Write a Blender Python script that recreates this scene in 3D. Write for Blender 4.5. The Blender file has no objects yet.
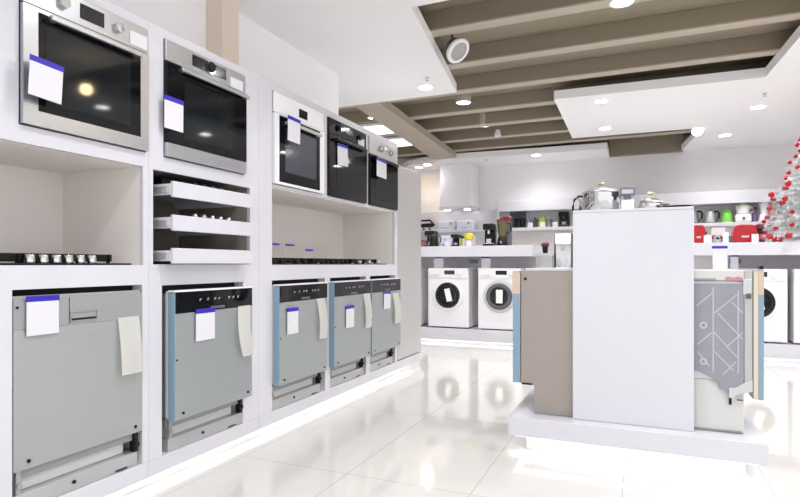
import bpy, bmesh, math, random
from mathutils import Vector, Matrix
random.seed(7)
PI = math.pi
SC = bpy.context.scene
COL = SC.collection

# ------------------------------------------------------------------ materials
MATS = {}
def mat(name, base, rough=.4, metal=0., spec=.5, coat=0., emit=None, estr=0., trans=0., alpha=1.):
    if name in MATS: return MATS[name]
    m = bpy.data.materials.new(name); m.use_nodes = True
    b = m.node_tree.nodes['Principled BSDF']
    b.inputs['Base Color'].default_value = (*base, 1)
    b.inputs['Roughness'].default_value = rough
    b.inputs['Metallic'].default_value = metal
    b.inputs['Specular IOR Level'].default_value = spec
    b.inputs['Coat Weight'].default_value = coat
    b.inputs['Coat Roughness'].default_value = .04
    b.inputs['Transmission Weight'].default_value = trans
    b.inputs['Alpha'].default_value = alpha
    if emit:
        b.inputs['Emission Color'].default_value = (*emit, 1)
        b.inputs['Emission Strength'].default_value = estr
    MATS[name] = m
    return m

def noisy(name, c1, c2, scale=(4, 4, 4), rough=.4, metal=0., coat=0., bump=0., rough_var=0., spec=.5):
    """two-tone procedural surface driven by object-space noise"""
    if name in MATS: return MATS[name]
    m = bpy.data.materials.new(name); m.use_nodes = True
    nt = m.node_tree; b = nt.nodes['Principled BSDF']
    tc = nt.nodes.new('ShaderNodeTexCoord'); mp = nt.nodes.new('ShaderNodeMapping')
    mp.inputs['Scale'].default_value = scale
    no = nt.nodes.new('ShaderNodeTexNoise'); no.inputs['Scale'].default_value = 1; no.inputs['Detail'].default_value = 4
    mx = nt.nodes.new('ShaderNodeMix'); mx.data_type = 'RGBA'
    mx.inputs[6].default_value = (*c1, 1); mx.inputs[7].default_value = (*c2, 1)
    nt.links.new(tc.outputs['Object'], mp.inputs['Vector']); nt.links.new(mp.outputs[0], no.inputs['Vector'])
    nt.links.new(no.outputs['Fac'], mx.inputs[0]); nt.links.new(mx.outputs[2], b.inputs['Base Color'])
    b.inputs['Roughness'].default_value = rough; b.inputs['Metallic'].default_value = metal
    b.inputs['Coat Weight'].default_value = coat; b.inputs['Specular IOR Level'].default_value = spec
    b.inputs['Coat Roughness'].default_value = .05
    if bump:
        bp = nt.nodes.new('ShaderNodeBump'); bp.inputs['Strength'].default_value = bump; bp.inputs['Distance'].default_value = .002
        nt.links.new(no.outputs['Fac'], bp.inputs['Height']); nt.links.new(bp.outputs[0], b.inputs['Normal'])
    MATS[name] = m
    return m

def floor_mat():
    m = bpy.data.materials.new('polished_tile'); m.use_nodes = True
    nt = m.node_tree; b = nt.nodes['Principled BSDF']; N = nt.nodes.new; L = nt.links.new
    tc = N('ShaderNodeTexCoord'); sp = N('ShaderNodeSeparateXYZ'); L(tc.outputs['Object'], sp.inputs[0])
    def line(out, off, pitch, w):
        a = N('ShaderNodeMath'); a.operation = 'SUBTRACT'; L(out, a.inputs[0]); a.inputs[1].default_value = off
        d = N('ShaderNodeMath'); d.operation = 'DIVIDE'; L(a.outputs[0], d.inputs[0]); d.inputs[1].default_value = pitch
        f = N('ShaderNodeMath'); f.operation = 'FRACT'; L(d.outputs[0], f.inputs[0])
        c = N('ShaderNodeMath'); c.operation = 'LESS_THAN'; L(f.outputs[0], c.inputs[0]); c.inputs[1].default_value = w/pitch
        return c.outputs[0]
    lx = line(sp.outputs[0], -.082, .66, .006); ly = line(sp.outputs[1], 2.55, 1.2, .006)
    mxx = N('ShaderNodeMath'); mxx.operation = 'MAXIMUM'; L(lx, mxx.inputs[0]); L(ly, mxx.inputs[1])
    no = N('ShaderNodeTexNoise'); no.inputs['Scale'].default_value = 2.2; no.inputs['Detail'].default_value = 6
    L(tc.outputs['Object'], no.inputs['Vector'])
    c = N('ShaderNodeMix'); c.data_type = 'RGBA'; c.inputs[6].default_value = (.62, .60, .565, 1); c.inputs[7].default_value = (.67, .65, .615, 1)
    L(no.outputs['Fac'], c.inputs[0])
    g = N('ShaderNodeMix'); g.data_type = 'RGBA'; g.inputs[7].default_value = (.47, .455, .44, 1)
    L(c.outputs[2], g.inputs[6]); L(mxx.outputs[0], g.inputs[0])
    L(g.outputs[2], b.inputs['Base Color'])
    b.inputs['Roughness'].default_value = .10; b.inputs['Specular IOR Level'].default_value = .6
    b.inputs['Coat Weight'].default_value = .5; b.inputs['Coat Roughness'].default_value = .03
    return m

M_white = mat('white_gloss_lacquer', (.64, .63, .675), .09, coat=.4)
M_inner = noisy('white_melamine', (.83, .785, .75), (.86, .815, .78), (2, 2, 2), .45)
M_wall = noisy('white_wall_paint', (.86, .855, .86), (.89, .885, .89), (1.5, 1.5, 1.5), .7)
M_wallg = noisy('grey_wall_paint', (.78, .755, .765), (.82, .795, .805), (1.5, 1.5, 1.5), .7)
M_ceil = noisy('ceiling_paint', (.87, .87, .88), (.90, .90, .91), (1, 1, 1), .75)
M_beam = noisy('taupe_ceiling_paint', (.245, .205, .15), (.29, .245, .185), (.6, 6, 6), .6)
M_beamL = noisy('pale_taupe_and_lit_underside', (.42, .37, .30), (.48, .425, .35), (2, 2, 2), .6)
M_beige = noisy('beige_plaster', (.70, .60, .50), (.76, .66, .56), (2, 2, 2), .7)
M_steel = noisy('brushed_steel', (.46, .475, .50), (.54, .555, .58), (3, 3, 160), .30, metal=1., bump=.05)
M_steelD = noisy('satin_door_steel', (.36, .385, .39), (.40, .425, .43), (2, 2, 60), .42, metal=.55)
M_greyd = noisy('grey_primed_metal', (.36, .38, .372), (.39, .41, .40), (3, 3, 40), .42, metal=.35)
M_panelg = mat('grey_plastic', (.30, .31, .315), .4)
M_side = noisy('galvanised_side', (.345, .30, .27), (.375, .33, .295), (2, 2, 2), .42, metal=.35)
M_fridge = noisy('fridge_silver', (.56, .545, .535), (.60, .585, .575), (2, 2, 60), .36, metal=.5)
M_tray = noisy('zinc_tray', (.46, .47, .48), (.56, .57, .58), (8, 8, 8), .32, metal=.6)
M_foam = mat('grey_white_plastic', (.62, .62, .60), .5)
M_black = mat('black_plastic', (.008, .008, .009), .35, spec=.25)
M_bglass = mat('black_glass', (.004, .0045, .006), .04, spec=.28)
M_bwin = mat('smoked_glass_window', (.010, .012, .014), .05, spec=.25)
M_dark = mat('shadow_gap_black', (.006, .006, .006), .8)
M_cast = mat('cast_iron', (.010, .010, .011), .5, spec=.25)
M_blue = mat('blue_protective_foil', (.23, .34, .44), .35)
M_ink = mat('blue_card_strip', (.028, .012, .42), .4)
M_card = mat('white_card', (.70, .69, .725), .55)
M_paper = mat('cream_paper', (.88, .87, .83), .7)
M_chrome = mat('chrome', (.62, .62, .61), .10, metal=1.)
M_alu = mat('silver_plastic', (.55, .55, .56), .3, metal=.5)
M_bezel = mat('door_bezel_grey', (.55, .55, .56), .3)
M_disp = mat('dark_display', (.012, .013, .016), .12)
M_glow = mat('led_white', (1, 1, 1), .5, emit=(1.0, .98, 1.0), estr=14)
M_led = mat('led_strip_light', (1, 1, 1), .5, emit=(.97, 1.0, .98), estr=1.7)
M_lamp = mat('downlight_lens', (1, 1, 1), .5, emit=(1.0, .98, .95), estr=28)
M_warm = mat('warm_lamp_lens', (1, 1, 1), .5, emit=(1.0, .72, .36), estr=22)
M_hoodlight = mat('hood_lamp', (1, 1, 1), .5, emit=(1, .97, .93), estr=9)
M_felt = noisy('grey_felt', (.27, .27, .31), (.32, .32, .36), (25, 25, 25), .9)
M_cord = mat('white_tape', (.52, .52, .55), .6)
M_red = mat('red_enamel', (.42, .004, .008), .28)
M_dred = mat('dark_red_plastic', (.14, .010, .018), .35)
M_yel = mat('yellow_plastic', (.55, .50, .04), .35)
M_lime = mat('lime_plastic', (.52, .70, .10), .35)
M_green = mat('green_plastic', (.20, .60, .09), .35)
M_palegreen = mat('pale_green_plastic', (.55, .78, .38), .35)
M_wplas = mat('white_plastic', (.82, .81, .83), .3)
M_violet = mat('violet_plastic', (.20, .10, .26), .4)
M_bluegrey = mat('blue_grey_plastic', (.25, .28, .42), .35)
M_dgrey = mat('dark_grey_board', (.10, .10, .11), .5)
M_olive = mat('olive_glass', (.10, .085, .03), .2)
M_pink = mat('pink_carton', (.70, .52, .58), .6)
M_glass = mat('clear_plastic', (.92, .93, .95), .08, trans=.75)
M_silvertinsel = noisy('silver_tinsel', (.36, .39, .39), (.95, .96, .96), (34, 34, 34), .35, metal=.15)
M_bauble = mat('red_bauble', (.42, .006, .016), .16)
M_trunk = mat('tree_trunk_grey', (.25, .25, .25), .6)
M_peach = mat('peach_plastic', (.62, .47, .36), .5)

def box_art():
    m = bpy.data.materials.new('printed_carton_blue'); m.use_nodes = True
    nt = m.node_tree; b = nt.nodes['Principled BSDF']
    tc = nt.nodes.new('ShaderNodeTexCoord'); v = nt.nodes.new('ShaderNodeTexVoronoi'); v.inputs['Scale'].default_value = 14
    r = nt.nodes.new('ShaderNodeValToRGB')
    r.color_ramp.elements[0].color = (.22, .27, .52, 1); r.color_ramp.elements[0].position = .15
    r.color_ramp.elements[1].color = (.66, .68, .78, 1); r.color_ramp.elements[1].position = .55
    nt.links.new(tc.outputs['Object'], v.inputs['Vector']); nt.links.new(v.outputs['Distance'], r.inputs[0])
    nt.links.new(r.outputs[0], b.inputs['Base Color']); b.inputs['Roughness'].default_value = .5
    return m
M_art = box_art()

# ------------------------------------------------------------------ mesh helpers
def new(): return bmesh.new()
def bx(bm, x0, x1, y0, y1, z0, z1, bev=0., seg=2):
    r = bmesh.ops.create_cube(bm, size=1.)
    vs = r['verts']
    sx, sy, sz = abs(x1-x0), abs(y1-y0), abs(z1-z0)
    for v in vs:
        v.co = Vector(((x0+x1)/2 + v.co.x*sx, (y0+y1)/2 + v.co.y*sy, (z0+z1)/2 + v.co.z*sz))
    if bev:
        bev = min(bev, .45*min(sx, sy, sz))
        es = list({e for v in vs for e in v.link_edges})
        bmesh.ops.bevel(bm, geom=es, offset=bev, segments=seg, affect='EDGES', profile=.5)
    return bm
def cyl(bm, c, r, h, axis='z', seg=24, r2=None, bev=0.):
    """cylinder/cone starting at c, extending h along +axis"""
    r2 = r if r2 is None else r2
    res = bmesh.ops.create_cone(bm, cap_ends=True, segments=seg, radius1=r, radius2=r2, depth=abs(h))
    rot = {'z': Matrix.Identity(3), 'x': Matrix.Rotation(PI/2, 3, 'Y'), 'y': Matrix.Rotation(-PI/2, 3, 'X')}[axis]
    d = {'z': Vector((0, 0, 1)), 'x': Vector((1, 0, 0)), 'y': Vector((0, 1, 0))}[axis]
    for v in res['verts']: v.co = rot @ v.co + Vector(c) + d*(h/2)
    if bev:
        es = [e for e in {e for v in res['verts'] for e in v.link_edges} if len(e.link_faces) == 2 and any(len(f.verts) > 4 for f in e.link_faces)]
        bmesh.ops.bevel(bm, geom=es, offset=bev, segments=2, affect='EDGES', profile=.5)
    return bm
def lathe(bm, prof, c=(0, 0, 0), seg=32, axis='z'):
    """revolve (r,h) profile around axis through c"""
    rings = []
    def P(r, h, a):
        p = (r*math.cos(a), r*math.sin(a), h)
        if axis == 'y': p = (p[0], p[2], p[1])
        if axis == 'x': p = (p[2], p[0], p[1])
        return Vector(p) + Vector(c)
    for r, h in prof:
        if r < 1e-6: rings.append([bm.verts.new(P(0, h, 0))])
        else: rings.append([bm.verts.new(P(r, h, 2*PI*k/seg)) for k in range(seg)])
    for a, b in zip(rings, rings[1:]):
        if len(a) == 1 and len(b) == 1: continue
        for k in range(seg):
            k2 = (k+1) % seg
            if len(a) == 1: f = [a[0], b[k2], b[k]]
            elif len(b) == 1: f = [a[k], a[k2], b[0]]
            else: f = [a[k], a[k2], b[k2], b[k]]
            bm.faces.new(f)
    return bm
def tube(bm, pts, r, seg=8):
    pts = [Vector(p) for p in pts]; rings = []
    for i, p in enumerate(pts):
        t = (pts[min(i+1, len(pts)-1)] - pts[max(i-1, 0)]).normalized()
        up = Vector((0, 0, 1)) if abs(t.z) < .9 else Vector((1, 0, 0))
        a = t.cross(up).normalized(); b = t.cross(a)
        rings.append([bm.verts.new(p + (a*math.cos(2*PI*k/seg) + b*math.sin(2*PI*k/seg))*r) for k in range(seg)])
    for A, B in zip(rings, rings[1:]):
        for k in range(seg): bm.faces.new([A[k], A[(k+1) % seg], B[(k+1) % seg], B[k]])
    bm.faces.new(rings[0][::-1]); bm.faces.new(rings[-1])
    return bm
def prism(bm, poly, axis, a0, a1, bev=0.):
    """extrude 2-D polygon; axis 'y': poly=(x,z); 'x': poly=(y,z); 'z': poly=(x,y)"""
    def P(p, a):
        return {'y': (p[0], a, p[1]), 'x': (a, p[0], p[1]), 'z': (p[0], p[1], a)}[axis]
    A = [bm.verts.new(P(p, a0)) for p in poly]; B = [bm.verts.new(P(p, a1)) for p in poly]
    n = len(poly); fs = [bm.faces.new(A[::-1]), bm.faces.new(B)]
    for k in range(n): fs.append(bm.faces.new([A[k], A[(k+1) % n], B[(k+1) % n], B[k]]))
    if bev:
        es = list({e for f in fs for e in f.edges})
        bmesh.ops.bevel(bm, geom=es, offset=bev, segments=2, affect='EDGES', profile=.5)
    return bm
def sphere(bm, c, r, seg=16, sc=(1, 1, 1)):
    res = bmesh.ops.create_uvsphere(bm, u_segments=seg, v_segments=max(6, seg//2), radius=r)
    for v in res['verts']: v.co = Vector((v.co.x*sc[0], v.co.y*sc[1], v.co.z*sc[2])) + Vector(c)
    return bm
def holed(bm, y0, y1, z0, z1, holes, x0, x1):
    """board in the y-z plane with rectangular holes, thickness x0..x1 (x1 = front)"""
    ys = sorted({y0, y1, *[h[0] for h in holes], *[h[1] for h in holes]})
    zs = sorted({z0, z1, *[h[2] for h in holes], *[h[3] for h in holes]})
    vd = {}
    def V(x, y, z):
        k = (x, round(y, 5), round(z, 5))
        if k not in vd: vd[k] = bm.verts.new(k)
        return vd[k]
    def solid(i, j):
        if i < 0 or j < 0 or i >= len(ys)-1 or j >= len(zs)-1: return False
        cy, cz = (ys[i]+ys[i+1])/2, (zs[j]+zs[j+1])/2
        return not any(h[0] < cy < h[1] and h[2] < cz < h[3] for h in holes)
    for i in range(len(ys)-1):
        for j in range(len(zs)-1):
            if not solid(i, j): continue
            a, b, c, d = ys[i], ys[i+1], zs[j], zs[j+1]
            bm.faces.new([V(x1, a, c), V(x1, b, c), V(x1, b, d), V(x1, a, d)])
            bm.faces.new([V(x0, a, c), V(x0, a, d), V(x0, b, d), V(x0, b, c)])
            if not solid(i-1, j): bm.faces.new([V(x0, a, c), V(x1, a, c), V(x1, a, d), V(x0, a, d)])
            if not solid(i+1, j): bm.faces.new([V(x0, b, c), V(x0, b, d), V(x1, b, d), V(x1, b, c)])
            if not solid(i, j-1): bm.faces.new([V(x0, a, c), V(x0, b, c), V(x1, b, c), V(x1, a, c)])
            if not solid(i, j+1): bm.faces.new([V(x0, a, d), V(x1, a, d), V(x1, b, d), V(x0, b, d)])
    return bm

def obj(name, bm, m, parent=None, smooth=False, loc=None, label=None):
    bmesh.ops.recalc_face_normals(bm, faces=bm.faces[:])
    me = bpy.data.meshes.new(name); bm.to_mesh(me); bm.free()
    if smooth:
        for p in me.polygons: p.use_smooth = True
        try: me.set_sharp_from_angle(angle=math.radians(38))
        except Exception: pass
    me.materials.append(m)
    o = bpy.data.objects.new(name, me); COL.objects.link(o)
    if parent is not None: o.parent = parent
    if loc: o.location = loc
    if label: o['label'] = label
    return o
def tag(o, label, cat, group=None):
    o['label'] = label; o['category'] = cat
    if group: o['group'] = group
    return o
def thing(name, label, cat, loc=(0, 0, 0), rz=0, group=None, rot=None):
    o = bpy.data.objects.new(name, None); COL.objects.link(o); o.empty_display_size = .05
    o.location = loc; o.rotation_euler = rot if rot else (0, 0, rz)
    return tag(o, label, cat, group)
def struct(name, bm, m, smooth=False):
    o = obj(name, bm, m, smooth=smooth); o['kind'] = 'structure'; return o
def dup(root, loc, rz=None, label=None, group=None, rot=None):
    r = root.copy(); COL.objects.link(r); r.location = loc
    if rz is not None: r.rotation_euler = (0, 0, rz)
    if rot is not None: r.rotation_euler = rot
    if label: r['label'] = label
    if group: r['group'] = group
    for ch in list(root.children):
        c = ch.copy(); COL.objects.link(c); c.parent = r
        for g in list(ch.children):
            d = g.copy(); COL.objects.link(d); d.parent = c
    return r

# ------------------------------------------------------------------ room shell
struct('floor', bx(new(), -6, 5, -5, 11, -.1, 0), floor_mat())
struct('ceiling', bx(new(), -6, 5, -5, 11, 3.27, 3.4), M_beam)
struct('wall_left', bx(new(), -2.95, -2.8, -5, 4.93, 0, 3.0), M_wall)
struct('wall_back', bx(new(), -6, 5, 10.6, 10.75, 0, 3.27), M_wallg)
struct('wall_right', bx(new(), 4.6, 4.75, 4.6, 10.6, 0, 3.27), M_wall)
struct('wall_far_left', bx(new(), -5.9, -5.75, 4.93, 10.6, 0, 3.27), M_wallg)
struct('wall_column', bx(new(), -2.8, -2.66, 3.06, 3.235, 0, 3.0), M_beige)
# lowered white ceiling panels
def slab(name, poly, z0=3.0, z1=3.1, m=M_ceil): return struct(name, prism(new(), poly, 'z', z0, z1), m)
slab('trim_1', [(-2.8, -5), (4.6, -5), (4.6, 3.85), (-1.565, 3.85), (-1.88, 5.96), (-5.75, 5.96), (-5.75, 4.93), (-2.8, 4.93)])
slab('trim_2', [(1.33, 3.85), (4.6, 3.85), (4.6, 10.6), (.62, 10.6), (.83, 8.87), (-.95, 8.83), (-.92, 6.65), (1.175, 6.72)])
slab('trim_3', [(-3.35, 9.6), (-.50, 9.75), (-.50, 10.6), (-4.6, 10.6), (-4.1, 9.9)], 2.98, 3.08)
n = 4
for yb in (2.0, 2.85, 3.69, 4.533, 5.376, 6.22, 7.085, 7.867, 8.698, 9.468):
    if yb < 3.7: continue
    struct('trim_%d' % n, bx(new(), -5.75 if yb > 6 else -2.2, 4.6, yb, yb+.13, 3.116, 3.27, .004), M_beam); n += 1
    struct('trim_%d' % n, bx(new(), -5.75 if yb > 6 else -2.2, 4.6, yb-.004, yb+.134, 3.1, 3.1155, .002), M_beamL); n += 1  # added thin board, its paler colour paints the lit underside of the beam
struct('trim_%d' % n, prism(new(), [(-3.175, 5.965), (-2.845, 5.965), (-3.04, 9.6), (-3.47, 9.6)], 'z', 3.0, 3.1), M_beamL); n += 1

struct('trim_%d' % n, bx(new(), -.495, .66, 10.48, 10.599, 2.99, 3.27), M_beam); n += 1

# ------------------------------------------------------------------ the tall display wall (front plane x = XF)
XF, XB = -2.15, -2.75
def display_unit(label, y0, y1, holes, niches, rz_top=2.245, extra=None):
    t = thing('display_cabinet', label, 'display cabinet', (XF, (y0+y1)/2, 0), 0, None)
    oy = (y0+y1)/2
    L = lambda h: (h[0]-oy, h[1]-oy, h[2], h[3])
    a, b = y0-oy+.0006, y1-oy-.0006
    obj('face_frame', holed(new(), a, b, .15, rz_top, [L(h) for h in holes], -.022, 0), M_white, t)
    c = new()
    bx(c, -.6, -.022, a, a+.018, .15, rz_top); bx(c, -.6, -.022, b-.018, b, .15, rz_top)
    bx(c, -.6, -.022, a+.018, b-.018, rz_top-.018, rz_top); bx(c, -.6, -.582, a+.018, b-.018, .15, rz_top-.018)
    obj('carcass', c, M_white, t)
    for h in niches:                                    # lined open compartments
        l = L(h); c = new(); d = h[4]; w = .014
        bx(c, -d, -.022, l[0]-w, l[0], l[2]-w, l[3]+w); bx(c, -d, -.022, l[1], l[1]+w, l[2]-w, l[3]+w)
        bx(c, -d, -.022, l[0], l[1], l[2]-w, l[2]); bx(c, -d, -.022, l[0], l[1], l[3], l[3]+w)
        bx(c, -d, -d+.012, l[0], l[1], l[2], l[3])
        obj('niche_lining', c, h[5], t)
    obj('base_board', bx(new(), -.6, 0, a, b, .072, .1495, .003), M_white, t)
    obj('kick_board', bx(new(), -.24, -.22, a, b, 0, .0715), M_white, t)
    s = obj('led_strip', bx(new(), -.19, -.11, a+.02, b-.02, .064, .0715), M_led, t)
    return t
NL = M_inner
unitA = display_unit('left white gloss display cabinet with steel oven, open hob niche and one dishwasher', .60, 1.965,
    [(.66, 1.934, 1.085, 1.55), (1.338, 1.93, .15, .993), (1.362, 1.952, 1.617, 2.2)],
    [(.66, 1.934, 1.085, 1.55, .57, NL), (1.338, 1.93, .1505, .993, .56, M_inner)])
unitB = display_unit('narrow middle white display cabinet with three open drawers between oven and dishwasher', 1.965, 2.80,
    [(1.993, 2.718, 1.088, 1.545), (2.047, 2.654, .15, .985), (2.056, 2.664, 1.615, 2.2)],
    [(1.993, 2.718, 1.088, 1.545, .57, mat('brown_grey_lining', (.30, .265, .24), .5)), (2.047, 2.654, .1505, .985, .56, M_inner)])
unitC = display_unit('wide far white display cabinet holding three ovens over a long hob niche', 2.80, 4.93,
    [(2.935, 4.86, 1.085, 1.585), (2.935, 3.585, .15, .985), (3.657, 4.262, .15, .985), (4.335, 4.875, .15, .985),
     (2.935, 3.542, 1.6, 2.195), (3.613, 4.24, 1.6, 2.195), (4.297, 4.895, 1.6, 2.195)],
    [(2.935, 4.86, 1.085, 1.578, .57, NL), (2.935, 3.585, .1505, .985, .56, M_inner), (3.657, 4.262, .1505, .985, .56, M_inner),
     (4.335, 4.875, .1505, .985, .56, M_inner)])

# drawers of the middle cabinet (children of it); the fronts stand proud of the face
def drawer(zf0, zf1, out):
    oy = (1.965+2.80)/2; a, b = 2.033-oy, 2.655-oy
    f = obj('drawer', bx(new(), out-.018, out, a+.012, b, zf0, zf1, .003), M_white, unitB)
    s = new()
    bx(s, -.5, out-.0185, a+.012, a+.026, zf0+.012, zf1-.012); bx(s, -.5, out-.0185, b-.03, b-.016, zf0+.012, zf1-.012)
    bx(s, -.5, out-.0185, a+.026, b-.03, zf1-.030, zf1-.018)
    obj('drawer_box', s, M_wplas, f)
    r = new(); bx(r, -.5, out-.025, a-.002, a+.0115, zf0+.02, zf0+.052, .002)
    obj('runner', r, M_alu, f)
    return zf0+.016
DZ = [(1.415, 1.493), (1.252, 1.330), (1.092, 1.168)]
for z0, z1 in DZ: drawer(z0, z1, .075)

# ------------------------------------------------------------------ fridge at the end of the wall
t = thing('refrigerator', 'tall silver grey refrigerator at the far end of the oven wall', 'refrigerator', (-2.45, 5.25, .15), 0)
obj('body', bx(new(), -.33, .245, -.305, .315, 0, 1.91, .004), M_fridge, t)
obj('door', bx(new(), .25, .30, -.305, .315, .01, 1.90, .006), M_fridge, t)
obj('hinge', bx(new(), .2, .29, .23, .30, 1.9105, 1.925, .003), M_alu, t)
t = thing('plinth', 'low white plinth carrying the silver refrigerator', 'plinth', (-2.45, 5.25, 0))
obj('platform', bx(new(), -.33, .30, -.318, .40, .072, .149, .003), M_white, t)
obj('kick_board', bx(new(), .05, .07, -.318, .38, 0, .0715), M_white, t)
obj('led_strip', bx(new(), .12, .2, -.3, .33, .064, .0715), M_led, t)

# ------------------------------------------------------------------ ovens (front at local y=0 facing -y)
def oven(label, y0, y1, z0, z1, style):
    w = y1-y0; h = z1-z0
    t = thing('oven', label, 'oven', (XF, (y0+y1)/2, z0), PI/2)
    H = w/2-.003
    obj('body', bx(new(), -H+.02, H-.02, .002, .5, .012, h-.012), M_alu, t)
    if style == 'steel':      # broad steel frame with tall fascia
        pz = h-.118
        p = obj('control_panel', bx(new(), -H, H, -.014, .0, pz, h-.004, .003), M_steel, t)
        obj('display', bx(new(), -.055, .058, -.0165, -.0145, pz+.03, pz+.092, .001), M_disp, p)
        for kx in (-.13, .125):
            obj('knob', cyl(new(), (kx, -.0145, pz+.058), .021, -.02, 'y', 24, bev=.003), M_chrome, p, True)
        obj('sticker', bx(new(), .19, .285, -.0165, -.0145, pz+.012, pz+.075, .004), M_card, p)
        d = obj('door', holed_xz(-H, H, .004, pz-.006, [(-.235, .245, .062, pz-.022)], -.022, 0), M_steel, t)
        obj('glass', bx(new(), -.2345, .2445, -.0205, -.006, .0625, pz-.0225), M_bglass, d)
        obj('window', bx(new(), -.205, .19, -.0216, -.0208, .10, pz-.07), M_bwin, d)
        handle(d, -.205, .225, pz-.035, M_steel)
    elif style == 'knob':     # steel fascia with round dial in a black display
        pz = h-.108
        p = obj('control_panel', bx(new(), -H, H, -.014, .0, pz, h-.004, .003), M_steel, t)
        obj('display', bx(new(), -.125, .13, -.0165, -.0145, pz+.028, pz+.088, .001), M_disp, p)
        obj('knob', cyl(new(), (.003, -.0168, pz+.058), .027, -.018, 'y', 28, bev=.004), M_black, p, True)
        b = new(); lathe(b, [(.027, -.0172), (.034, -.0172), (.034, -.025), (.027, -.025), (.027, -.0172)], (.003, 0, pz+.058), 28, 'y')
        obj('dial_ring', b, M_chrome, p, True)
        obj('sticker', bx(new(), .165, .275, -.0165, -.0145, pz+.004, pz+.062, .003), M_card, p)
        d = obj('door', bx(new(), -H, H, -.022, 0, .075, pz-.006, .003), M_bglass, t)
        obj('window', bx(new(), -.19, .19, -.0236, -.0222, .115, pz-.07), M_bwin, d)
        obj('trim_strip', bx(new(), -H, H, -.022, 0, .004, .073, .003), M_steel, t)
        handle(d, -.235, .29, pz-.03, M_steel)
    elif style == 'white':    # white glass fascia and frame
        pz = h-.135
        p = obj('control_panel', bx(new(), -H, H, -.014, .0, pz, h-.004, .003), M_wplas, t)
        obj('display', bx(new(), -.02, .085, -.0165, -.0145, pz+.03, pz+.09, .001), M_disp, p)
        d = obj('door', holed_xz(-H, H, .004, pz-.006, [(-.255, .24, .02, pz-.012)], -.022, 0), M_wplas, t)
        obj('glass', bx(new(), -.2545, .2395, -.0215, -.006, .0205, pz-.0125), M_bglass, d)
        obj('window', bx(new(), -.19, .19, -.0226, -.0218, .09, pz-.08), mat('smoked_blue_window', (.05, .055, .075), .1), d)
        obj('top_gap', bx(new(), -H, H, -.012, -.002, pz-.0055, pz-.0005), M_dark, t)
        handle(d, -.205, .22, pz-.05, M_alu)
    elif style == 'black':    # all-black glass
        pz = h-.12
        p = obj('control_panel', bx(new(), -H, H, -.014, .0, pz, h-.004, .003), M_bglass, t)
        obj('display', bx(new(), -.05, .07, -.0165, -.0145, pz+.045, pz+.085, .001), M_disp, p)
        for kx in (-.17, .18):
            obj('knob', cyl(new(), (kx, -.0145, pz+.058), .022, -.018, 'y', 24, bev=.003), M_black, p, True)
        obj('sticker', bx(new(), .16, .27, -.0165, -.0145, pz-.0, pz+.06, .003), M_card, p)
        d = obj('door', bx(new(), -H, H, -.022, 0, .004, pz-.006, .003), M_bglass, t)
        obj('window', bx(new(), -.21, .21, -.0236, -.0222, .07, pz-.09), M_bwin, d)
        handle(d, -.25, .25, pz-.04, M_black)
    else:                     # grey fascia with two dials above black glass
        pz = h-.15
        p = obj('control_panel', bx(new(), -H, H, -.014, .0, pz, h-.004, .003), M_alu, t)
        for kx in (-.09, .12):
            obj('knob', cyl(new(), (kx, -.0145, pz+.07), .03, -.026, 'y', 24, r2=.025, bev=.003), M_chrome, p, True)
        obj('display', bx(new(), -.03, .06, -.0165, -.0145, pz+.075, pz+.108, .001), M_disp, p)
        d = obj('door', bx(new(), -H, H, -.022, 0, .004, pz-.006, .003), M_bglass, t)
        obj('window', bx(new(), -.2, .2, -.0236, -.0222, .06, pz-.09), M_bwin, d)
        handle(d, -.24, .24, pz-.035, M_black)
    return t
def holed_xz(x0, x1, z0, z1, holes, yf, yb):
    b = holed(new(), x0, x1, z0, z1, holes, 0, 1)
    for v in b.verts:
        fr = v.co.x > .5
        v.co = Vector((v.co.y, yf if fr else yb, v.co.z))
    return b
def handle(d, x0, x1, z, m):
    b = new(); bx(b, x0, x1, -.058, -.040, z-.011, z+.011, .005)
    for x in (x0+.02, x1-.02): bx(b, x-.012, x+.012, -.0405, -.0222, z-.009, z+.009, .003)
    obj('handle', b, m, d)
oven('built-in steel framed oven at left with a small square display', 1.362, 1.952, 1.617, 2.2, 'steel')
oven('built-in steel and black glass oven with central dial above the open drawers', 2.056, 2.664, 1.615, 2.2, 'knob')
oven('built-in white framed oven with a small black display', 2.935, 3.542, 1.6, 2.195, 'white')
oven('built-in all black glass oven between white oven and grey oven', 3.613, 4.24, 1.6, 2.195, 'black')
oven('built-in black oven with grey two dial fascia, farthest along the wall', 4.297, 4.895, 1.6, 2.195, 'dials')

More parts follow.
